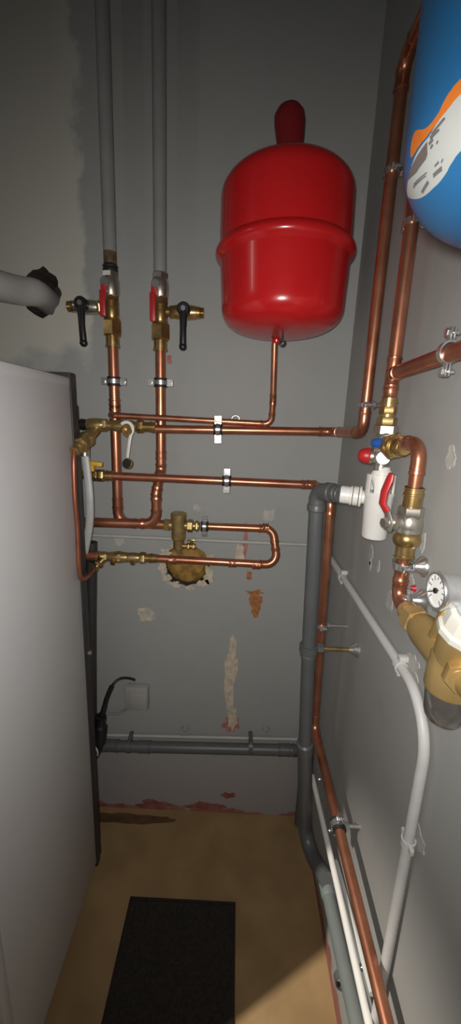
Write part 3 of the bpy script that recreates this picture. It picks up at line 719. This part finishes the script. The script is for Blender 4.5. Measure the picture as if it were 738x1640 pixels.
mb = MB(); mb.lathe(e2 + (e3 - e2).normalized() * .02, (e2 - e3), [(0, .0185), (.002, .0212), (.03, .0212), (.034, .0162)], 28); build('coupling', mb, 'pvc', wp)
build('elbow', MB().tube([arc2[0]] + arc2[1:] + [e4], .0195, 28), 'pvc', wp)
red = arc[0] + hd_ * .026
build('reducer', MB().chain(red, hd_, [('r', 0, .016, .0178), ('r', .014, .024, .0160)]), 'pvc', wp)
g0 = W(519, 1403, .262); g1 = W(577, 1660, .262); g1 = g1 + (g1 - g0) * 0.9
dp = thing('drain_pipe', 'green-grey plastic drain pipe low along the right wall', 'pipe', g0, WG)
build('pipe', MB().cyl(g0 + (g1 - g0).normalized() * .02, g1, .0158, 28), 'pvc_green', dp)
build('socket', MB().lathe(g0 - (g1 - g0).normalized() * .01, g1 - g0, [(0, .0145), (.004, .0178), (.06, .0178), (.064, .0158)], 28), 'pvc_green', dp)
dc = W(548, 1562, .262)
build('clip', MB().lathe(dc, g1 - g0, [(0, .0159), (0, .0182), (.014, .0182), (.014, .0159)], 28, closed=True), 'pvc', dp)
build('clip_post', MB().box(V((.286, dc.y, dc.z)), (.03, .012, .008), bev=.001), 'pvc', dp)
# horizontal drain along the back wall
OD = 0.040
d0, d1 = K(150, 1194, OD), K(491, 1202, OD); d2 = V((d1.x, d1.y, .02))
hw = run('drain_pipe', 'dark grey drain pipe running across the foot of the back wall', 'pipe', [d0, d1, d2], 0.0185, .030, 'pvc', WG,
    couplings=[(K(178, 1194, OD), d1 - d0, .050), (K(232, 1196, OD), d1 - d0, .040), (K(455, 1201, OD), d1 - d0, .040)])
for px in (207, 401):
    c = K(px, 1195, OD); mb = MB().lathe(c - UX * .007, UX, [(0, .0186), (0, .0215), (.014, .0215), (.014, .0186)], 28, closed=True)
    mb.box(c + V((0, .022, .020)), (.014, .034, .014), bev=.002); build('clip', mb, 'pvc', hw)

# white siphon and its connector
si = thing('drip_siphon', 'white plastic drip siphon under the safety valve by the right wall', 'siphon', (sx, sy, W(600, 860, sx).z))
zt_, zm, zbm = W(608, 753, sx).z, W(603, 792, sx).z, W(598, 862, sx).z
build('cup', MB().lathe((sx, sy, zbm), UZ, [(0, .016), (.002, .0215), (.006, .0238), (zm - zbm, .0262), (zm - zbm + .003, .0275), (zm - zbm + .006, .0275), (zm - zbm + .008, .025)], 40), 'white_plastic', si)
ub = MB()
for k in range(4):       # upright air-gap walls with slots between
    a0_ = k * PI / 2 + .55 + .30; a1_ = a0_ + PI / 2 - .46
    inn, outp = [], []
    n = 8
    ol = [V((sx + math.cos(a0_ + (a1_ - a0_) * i / n) * .0262, sy + math.sin(a0_ + (a1_ - a0_) * i / n) * .0262, zm)) for i in range(n + 1)] + [V((sx + math.cos(a1_ - (a1_ - a0_) * i / n) * .0228, sy + math.sin(a1_ - (a1_ - a0_) * i / n) * .0228, zm)) for i in range(n + 1)]
    ub.prism(ol, UZ, zt_ - zm - .006)
build('air_gap', ub, 'white_plastic', si)
build('funnel', MB().lathe((sx, sy, zm - .004), UZ, [(0, .006), (.012, .010), (zt_ - zm - .008, .0195), (zt_ - zm - .002, .0195), (zt_ - zm + .008, .0145), (zt_ - zm + .012, .0135)], 32), 'white_plastic', si)
cs = red + hd_ * .022; ce = V((sx - .012, sy + .012, tailp.z - .006)); cdv = (ce - cs); cl = cdv.length
build('connector', MB().chain(cs, cdv, [('r', 0, .020, .0172), ('r', .018, .023, .0190), ('r', .024, .034, .0192), ('r', .035, .040, .0205), ('r', .040, cl, .0135)]), 'white_plastic', si)

# ------------------------------------------------------------------ supply line on the right wall
SX = 0.266
SY = W(622, 650, SX).y
s_top = V((SX, SY, 2.02)); s_bot = V((SX, SY, W(624, 638, SX).z)); ztr = W(634, 597, SX).z
run('copper_pipe', 'upright copper supply pipe at right with a tee, rising behind the blue tank', 'pipe', [s_bot, s_top], .0112, .03, 'copper', RG,
    couplings=[(V((SX, SY, W(627, 628, SX).z)), UZ, .026)],
    tees=[(V((SX, SY, ztr)), UZ, -UY, .056, .0112, .026)])
run('copper_pipe', 'copper branch pipe leaving the tee towards the right edge below the blue tank', 'pipe', [V((SX, SY - .02, ztr)), V((SX, -1.02, ztr + .012))], .0112, .03, 'copper_dull', RG)
# safety valve with blue handle and red cap
sv = thing('safety_valve', 'nickel safety valve with blue handle and red cap above the white siphon', 'valve', (sx, SY, zt_))
def zs(py, px=615): return W(px, py, SX).z
so = V((SX, SY, 0))
build('coupling', MB().chain(so, UZ, [('h', zs(664), zs(651), .0150), ('r', zs(653), zs(638), .0138), ('r', zs(647), zs(644), .0155)]), 'brass', sv)
build('union_nut', MB().chain(so, UZ, [('r', zs(684), zs(662), .0125), ('h', zs(681), zs(668), .0175)]), 'brass_old', sv)
build('upper_nut', MB().chain(so, UZ, [('h', zs(696), zs(681), .0215)]), 'nickel', sv)
build('body', MB().chain(so, UZ, [('o', zs(724), zs(692), .0225), ('r', zs(748), zs(716), .0135), ('r', zs(756), zs(745), .0145)]), 'nickel', sv)
zc_ = zs(709)
bh = MB(); hc = V((SX - .006, SY - .022, zc_)); bh.cyl(hc, hc + V((-.008, -.014, 0)), .010, 20)
dd = V((.75, -.66, 0)).normalized()
bh.tube([hc + V((-.008, -.014, 0)) + dd * t for t in (-.022, -.017, -.008, .003, .012, .017)], [.003, .0075, .0085, .0110, .0095, .004], 18, squash=.55, up=UZ)
o = build('handle', bh, 'blue_plastic', sv); o['label'] = 'blue plastic handle'
zr = zs(733); rd = V((-1, .22, .05)).normalized(); ro = V((SX, SY - .004, zr))
build('bonnet', MB().chain(ro, rd, [('r', .0, .018, .0115), ('h', .010, .017, .0145), ('r', .017, .024, .0148)]), 'nickel', sv)
o = build('cap', MB().lathe(ro + rd * .0225, rd, [(0, .0138), (.003, .0146), (.010, .0140), (.017, .0115), (.021, .007), (.0225, 0)], 28), 'red_plastic', sv); o['label'] = 'red rounded cap'
build('outlet_screw', MB().chain(ro, V((-.3, -1, 0)), [('r', 0, .016, .0125), ('h', .010, .018, .0105)]), 'nickel', sv)
by0 = V((SX, SY, zs(712)))
build('side_union', MB().chain(by0, -UY, [('r', .012, .045, .0135), ('h', .038, .053, .0235), ('r', .053, .063, .0190), ('o', .058, .078, .0155), ('r', .076, .094, .0124), ('r', .086, .092, .0138)]), 'brass', sv)
# copper elbow down to the lever valve
BY = W(667, 735, SX).y
zel = W(665, 713, SX).z + .002
run('copper_pipe', 'short copper elbow from the safety valve down to the red-levered ball valve', 'pipe', [V((SX, SY - .085, zel)), V((SX, BY - .006, zel)), V((SX, BY - .006, W(657, 805, SX).z))], .0100, .026, 'copper', RG)
BYY = BY - .006
def zq(py, px=652): 
    d = ray(px, py); t = (BYY - EYE.y) / d.y; return (EYE + d * t).z
bo = V((SX, BYY, 0))
bv = thing('ball_valve', 'nickel ball valve with long red lever beside the white siphon', 'valve', (SX, BYY, zq(876, 648)))
build('coupling', MB().chain(bo, UZ, [('r', zq(812, 656), zq(780, 658), .0140), ('r', zq(793, 657), zq(789, 657), .0155), ('r', zq(783, 658), zq(780, 658), .0148)]), 'brass', bv)
build('body', MB().chain(bo, UZ, [('h', zq(828, 654), zq(811, 656), .0190), ('o', zq(854, 651), zq(824, 654), .0200), ('r', zq(852, 651), zq(844, 651), .0195)]), 'nickel', bv)
build('lower_union', MB().chain(bo, UZ, [('o', zq(873, 649), zq(852, 650), .0205), ('r', zq(890, 647), zq(868, 648), .0140), ('r', zq(893, 646), zq(888, 647), .0155)]), 'brass', bv)
sd = V((-1, -.25, 0)).normalized(); vz = zq(836, 653); so_ = V((SX, BYY, vz))
build('stem', MB().chain(so_, sd, [('r', .010, .040, .0085), ('h', .024, .032, .012), ('h', .040, .046, .0080)]), 'nickel', bv)
hb = so_ + sd * .036
lp = [hb, hb + V((-.001, .001, .008)), hb + V((-.003, .003, .016)), hb + V((-.010, .007, .028)), hb + V((-.0095, .006, .046)), hb + V((-.005, .003, .066)), hb + V((-.004, .002, .074))]
lp0 = MB().tube([hb - UZ * .012] + lp[:3], [.0095, .011, .0085, .007], 14, squash=.25, up=V((.25, -1, 0)))
lvr = build('lever', lp0, 'nickel', bv)
o = build('lever_grip', MB().tube(lp[2:], [.0075, .0085, .0088, .0088, .006], 16, squash=.5, up=V((.25, -1, 0))), 'red_plastic', lvr); o['label'] = 'red plastic grip'
# copper elbow into the pressure reducer
zp = W(651, 975, SX).z - .002
run('copper_pipe', 'short copper elbow between the ball valve and the brass pressure reducer', 'pipe', [V((SX, BYY, zq(893, 646))), V((SX, BYY, zp)), V((SX, BYY - .040, zp))], .0102, .022, 'copper', RG, sock=.012,
    couplings=[(V((SX, BYY, zq(920, 643))), UZ, .022)])

# ------------------------------------------------------------------ brass pressure reducer with gauge
PYc = W(721, 1085, SX).y; 
pr = thing('pressure_reducer', 'brass water pressure reducer with round gauge and clear filter bowl at right', 'valve', (SX, PYc, W(712, 1160, SX).z))
po = V((SX, BYY - .034, zp)); L_ = abs(PYc - po.y)
build('inlet_union', MB().chain(po, -UY, [('r', 0, .014, .0150), ('h', .010, .020, .0170), ('r', .018, .030, .0165), ('h', .026, .046, .0225), ('r', .044, .05, .0185)]), 'brass_matte', pr)
def zv(py, px):
    d = ray(px, py); t = (PYc - EYE.y) / d.y; return (EYE + d * t).z
zc0, zc1, zbb = zv(1000, 732), zv(1104, 716), zv(1152, 710)
body = MB().lathe((SX, PYc, zc1), UZ, [(0, .0265), (.004, .0278), (.030, .0270), (.046, .0255), (zp - zc1 + .010, .0255), (zp - zc1 + .020, .018)], 40)
body.lathe(po - UY * .046, -UY, [(0, .019), (.008, .0215), (.018, .0230), (max(.03, L_ - .046), .0245)], 32)
body.lathe((SX, PYc, zp), -UY, [(0, .0215), (.030, .019), (.062, .017), (.066, .016)], 32)
build('body', body, 'brass_matte', pr)
build('outlet_union', MB().chain((SX, PYc, zp), -UY, [('h', .066, .090, .0240), ('r', .088, .16, .0112)]), 'brass_matte', pr)
build('side_plug', MB().chain((SX, PYc, zp + .002), V((-.30, -1, .05)), [('r', 0, .030, .0150), ('h', .025, .040, .0185), ('r', .040, .041, .012)]), 'brass_matte', pr)
ca = V((-.03, -.33, .94)).normalized(); co_ = V((SX - .002, PYc, zp)) + ca * .050
build('bonnet', MB().lathe(V((SX, PYc, zp)), ca, [(0, .024), (.030, .0260), (.048, .0275), (.056, .0275)], 40), 'brass_matte', pr)
cap = MB().lathe(co_, ca, [(0, .0285), (.003, .0305), (.010, .0305), (.013, .0270), (.028, .0255), (.032, .0240), (.034, .019)], 12)
o = build('cap', cap, 'cream_plastic', pr, sharp=25); o['label'] = 'white adjusting cap'
build('cap_top', MB().lathe(co_ + ca * .029, ca, [(0, .0185), (.008, .0185), (.011, .0155)], 28), 'grey_plastic', pr)
zl0 = zbb
bow = MB(); bow.lathe((SX, PYc, zl0), UZ, [(0, .012), (.001, .018), (.006, .0215), (.014, .0235), (zc1 - zl0 + .002, .0258), (zc1 - zl0 + .002, .0240), (.016, .0215), (.009, .0190), (.004, .016), (.0035, .010)], 40, closed=True)
build('filter_bowl', bow, 'clear', pr)
build('filter_mesh', MB().lathe((SX, PYc, zl0 + .012), UZ, [(0, .008), (.002, .0125), (zc1 - zl0 - .012, .0135)], 24), 'nickel', pr)
# gauge
gq = W(697, 946, SX - .040); gd = -UX; GR = .0205
ga = gq + UX * .001
gg = build('gauge_case', MB().lathe(ga + UX * .029, gd, [(0, GR * .80), (.003, GR * .93), (.023, GR * .95), (.024, GR * 1.06), (.028, GR * 1.08), (.0305, GR * 1.02), (.0305, GR * .90), (.0275, GR * .88)], 48), 'zinc', pr)
gf = build('dial', MB().lathe(ga + UX * .0015, gd, [(0, GR * .90), (.001, GR * .90)], 48), 'gauge_face', gg)
tk = MB()
for i in range(11):
    a = math.radians(225 - 27 * i); rr = GR * .70
    u = V((0, -math.cos(a), math.sin(a)))       # as read from the -X side: right is -Y... mirrored for the viewer
    tk.box(ga + u * rr - UX * .0001, (.0006, .0030 if i % 2 else .0052, .0009), (UX, u, UX.cross(u)), 0)
nd = V((0, .80, -.42)).normalized()
build('scale_marks', tk, 'ink', gg)
nm = MB().box(ga + nd * .005 - UX * .0012, (.0006, .024, .0014), (UX, nd, UX.cross(nd)), 0); nm.cyl(ga, ga - UX * .0022, .0032, 16)
build('needle', nm, 'black_plastic', gg)
gb = V((ga.x + .018, ga.y, ga.z - GR))
ge = V((SX - .012, PYc + .026, zp + .018))
build('gauge_stem', MB().chain(gb + UZ * .003, ge - gb, [('r', 0, (ge - gb).length + .004, .0075), ('h', .004, .012, .0105)]), 'brass_matte', pr)

# ------------------------------------------------------------------ copper-pipe holders on the right wall
HG = 'zinc pipe holders on the right wall'
RX = .2605; RY = -.308
def rclip(label, c, axis, r, ear=None, **k):
    return clamp(label, c, axis, r, ear or UY, UX, XR - V(c).x, HG, rubber=k.pop('rubber', False), **k)
rclip('thin zinc ring holding the upright copper pipe at its foot', V((RX, RY, W(592, 648, RX).z)), UZ, .0112, band=.008, reach=.021, stud_r=.0042)
rclip('thin zinc ring on the upright copper pipe left of the blue tank', V((RX, RY, W(629, 272, RX).z)), UZ, .0112, band=.008, reach=.021)
rclip('thin zinc ring on the supply pipe just below the blue tank', V((SX, SY, W(658, 358, SX).z)), UZ, .0112, band=.008, reach=.021)
rclip('zinc pipe clamp on the branch pipe at the right edge', V((SX, W(716, 580, SX).y, ztr + .006)), UY, .0112, ear=UZ, band=.010, reach=.030)
rclip('zinc pipe clamp with bell flange above the pressure gauge', V((SX, BYY, zq(906, 645))), UZ, .0112, band=.010, reach=.020, flange=True)
lowd = (b4 - b3).normalized(); lc = b3 + lowd * ((-.478 - b3.y) / lowd.y)
rclip('rubber-lined zinc clamp on the low copper pipe near the floor', lc, lowd, .0112, ear=UZ, rubber=True, reach=.030)
cu_c = b2 + (b3 - b2) * ((.92 - b2.z) / (b3.z - b2.z))
rclip('zinc stand-off clamp on the copper drop behind the grey waste pipe', cu_c, UZ, .0112, ear=UY, band=.010, reach=.022, stud_r=.0032)
gy = thing('stand_off_bracket', 'long brass stand-off with bell flange holding the grey waste pipe', 'bracket', W(577, 1036, XR), HG)
gz = e1 + V((0, 0, .004)); fe = V((XR, gz.y, gz.z))
build('ring', MB().lathe(gz - UZ * .008, UZ, [(0, .0190), (0, .0218), (.016, .0218), (.016, .0190)], 28, closed=True), 'pvc', gy)
build('rod', MB().cyl(gz + UX * .022, fe + UX * .004, .0052, 16), 'brass', gy)
build('boss', MB().hexa(gz, UX, .0195, .034, .0115), 'pvc', gy)
build('wall_flange', MB().lathe(fe - UX * .022, UX, [(0, .0065), (.006, .0095), (.014, .0140), (.018, .0185), (.0215, .0185)], 24), 'zinc', gy)
wa = thing('wall_anchor', 'red-tipped screw in a wall plug behind the pressure gauge', 'screw', W(664, 942, XR))
w1 = W(663, 942, XR - .001); w0 = w1 + V((-.030, .004, 0))
build('screw', MB().cyl(w0, w1, .0022, 12), 'zinc', wa); build('plug', MB().lathe(w1 - UX * .005, UX, [(0, .004), (.006, .006)], 16), 'red_plastic', wa)
wf = thing('stand_off_bracket', 'bell flange with short stud behind the brass inlet union', 'bracket', W(682, 965, XR), HG)
f1 = W(680, 962, XR); build('wall_flange', MB().lathe(f1 - UX * .022, UX, [(0, .006), (.006, .009), (.014, .013), (.018, .018), (.0215, .018)], 24), 'zinc', wf)
build('stud', MB().chain(f1, -UX, [('r', 0, .036, .0045), ('h', .022, .032, .0095)]), 'zinc', wf)

# ------------------------------------------------------------------ white conduits
def bendpath(pts, rads):
    out = [V(pts[0])]
    for i in range(1, len(pts) - 1): out += fillet(V(pts[i - 1]), V(pts[i]), V(pts[i + 1]), rads[i - 1], 14)
    return out + [V(pts[-1])]
cx_ = .289
cz = W(640, 1066, cx_).z
path = bendpath([(cx_, -.012, cz + .004), (cx_, -.676, cz), (cx_ - .002, -.680, .26)], [.085])
tag(build('conduit', MB().tube(path, .0083, 20), 'white_conduit'), 'white conduit crossing the right wall and bending down to the floor', 'conduit', 'surface conduits')
k0, k1 = K(146, 857, .011), K(500, 873, .011)
tag(build('conduit', MB().cyl(k0, V((XR - .003, -.011, k1.z)), .0055, 16), 'vent_paint'), 'thin grey painted conduit crossing the back wall at mid height', 'conduit', 'surface conduits')
k0, k1 = K(160, 1177, .010), K(476, 1184, .010)
tag(build('conduit', MB().cyl(k0, k1, .0055, 16), 'vent_paint'), 'thin grey painted conduit just above the drain pipe', 'conduit', 'surface conduits')
n0, n1 = W(500, 1243, .272), W(594, 1655, .272); n1 = n1 + (n1 - n0) * 0.5
tag(build('conduit', MB().cyl(n0, n1, .0075, 18), 'white_plastic'), 'white conduit low on the right wall beside the copper pipe', 'conduit', 'surface conduits')
n0b, n1b = W(538, 1380, .291), W(596, 1592, .291)
tag(build('conduit', MB().cyl(n0b, n1b, .0055, 18), 'white_conduit'), 'thinner short pale conduit between the low copper pipe and its white neighbour', 'conduit', 'surface conduits')
def conduit_clip(label, c, axis, up, wall, r, material='white_conduit'):
    c, axis, up, wall = V(c), V(axis).normalized(), V(up), V(wall)
    root = thing('conduit_clip', label, 'clip', c + wall * .01, 'conduit clips')
    build('saddle', MB().lathe(c - axis * .006, axis, [(0, r + .0002), (0, r + .0028), (.012, r + .0028), (.012, r + .0002)], 20, closed=True), material, root)
    build('base', MB().box(c + wall * (r * .6) + up * (r + .006), (.012, r + .010, .010), (axis, wall, up), bev=.0015), material, root)
    mb = MB()
    for s in (1, -1): mb.box(c - wall * .001 + up * s * (r + .005), (.010, .006, .009), (axis, wall, up), bev=.0012)
    build('lugs', mb, material, root)
    return root
conduit_clip('white conduit clip near the room corner', V((cx_, W(549, 914, cx_).y, cz)), UY, UZ, UX, .0083)
conduit_clip('white conduit clip at the start of the conduit bend', V((cx_, W(640, 1068, cx_).y, cz)), UY, UZ, UX, .0083)
conduit_clip('white conduit clip on the descending conduit, lower right', V((cx_ - .001, -.678, W(653, 1345, cx_).z)), UZ, UY, UX, .0083)
for px, txt in ((296, 'left conduit clip above the drain pipe'), (426, 'right conduit clip above the drain pipe, nearer the waste pipe')):
    c = K(px, 1169, .012); r_ = thing('conduit_clip', txt, 'clip', K(px, 1180, 0), 'conduit clips')
    build('ring', MB().lathe(c + UY * .008, -UY, [(0, .0055), (0, .0115), (.016, .0115), (.016, .0055)], 24, closed=True), 'grey_plastic', r_)
    build('base', MB().box(c + V((0, .004, -.015)), (.014, .012, .012), bev=.002), 'grey_plastic', r_)
for px, py, txt in ((509, 1248, 'small screw on the low white conduit beside the waste pipe'), (525, 1330, 'small screw on the low white conduit under the rubber-lined clamp'), (576, 1549, 'small screw on the low white conduit near the bottom edge')):
    c = W(px, py, .284); tag(build('screw', MB().lathe(V((XR + .004, c.y, c.z)), -UX, [(0, .003), (.014, .003), (.015, .0065), (.019, .0055), (.021, .002)], 16), 'zinc'), txt, 'screw', 'conduit screws')

# ------------------------------------------------------------------ black cable, junction box, thin cables
jb = thing('junction_box', 'square grey-painted junction box on the lower back wall', 'box', K(222, 1136, 0))
c = K(222, 1111, 0); build('base', MB().box(c - UY * .014, (.075, .030, .088), bev=.003), 'box_paint', jb)
build('lid', MB().box(K(225, 1113, 0) - UY * .031, (.058, .006, .066), bev=.002), 'box_paint', jb)
bc = thing('black_cable', 'black sheathed cable curving up to the junction box', 'cable', K(150, 1215, .10))
build('cable', MB().tube(spline([K(176, 1110, .075), K(181, 1096, .070), K(192, 1087, .055), (K(205, 1086, .035)), K(216, 1089, .026)]), .0042, 14), 'black_plastic', bc)
build('sheath', MB().tube(spline([K(160, 1152, .085), K(165, 1140, .083), K(171, 1118, .078), K(179, 1099, .072)]), [.0088] * 12 + [.0078] * 13, 16), 'rubber', bc)
build('boot', MB().tube(spline([K(140, 1232, .13), K(146, 1214, .12), K(156, 1195, .105), K(160, 1172, .095), K(161, 1152, .086), K(164, 1144, .084)]), [.010] * 3 + [.015] * 7 + [.019] * 8 + [.0225] * 10 + [.018] * 8 + [.012] * 5, 20), 'black_plastic', bc)
tag(build('thin_cable', MB().tube(spline([K(140, 1146, .045), K(165, 1143, .030), K(185, 1143, .016), K(198, 1139, .008), K(207, 1131, .008)]), .0042, 12), 'cable_grey'), 'thin grey cable entering the junction box from below', 'cable')
tag(build('cable_tie', MB().tube(spline([K(144, 1192, .145), K(150, 1194, .148), K(156, 1203, .146), K(156, 1210, .14)]), .0028, 10), 'white_conduit'), 'pale cable tie loop around the black cable boot', 'tie')
tag(build('wall_plug', MB().tube(spline([K(146, 1148, .07), K(150, 1153, .075), K(151, 1162, .08), K(149, 1170, .085)]), [.006] * 8 + [.009] * 9 + [.007] * 8, 14), 'hose'), 'small grey cable gland beside the black cable boot', 'gland')
# black insulated pipe behind the cabinet's rear edge
ins = K(147, 950, .075)
tag(build('insulated_pipe', MB().tube([(K(147, 868, .085)), K(146, 1000, .085), K(147, 1150, .085), K(147, 1215, .085)], .0150, 20), 'cabinet_dark'), 'black insulated pipe running down behind the cabinet edge', 'pipe')

# ------------------------------------------------------------------ doormat
mc0 = G(377, 1446, 0); mc1 = G(207, 1447, 0)
mw0, mw1 = -0.272, mc0.x
dm = MB(); tmp = bmesh.new(); bmesh.ops.create_grid(tmp, x_segments=60, y_segments=90, size=0.5)
W_, D_ = mw1 - mw0, 0.62
for v in tmp.verts:
    x, y = v.co.x, v.co.y
    edge = min(.5 - abs(x), .5 - abs(y))
    v.co = V((mw0 + (x + .5) * W_, mc0.y - (.5 - y) * D_, .010 + .0022 * noise.noise(V((x * 60, y * 90, 0))) - (.006 if edge < .012 else 0)))
dm.merge(tmp); 
bnd = [e for e in dm.bm.edges if e.is_boundary]; r_ = bmesh.ops.extrude_edge_only(dm.bm, edges=bnd)
for v in [g for g in r_['geom'] if isinstance(g, bmesh.types.BMVert)]: v.co.z = 0.0005
tag(build('doormat', dm, 'doormat'), 'dark brown rectangular doormat on the bare floor', 'mat')
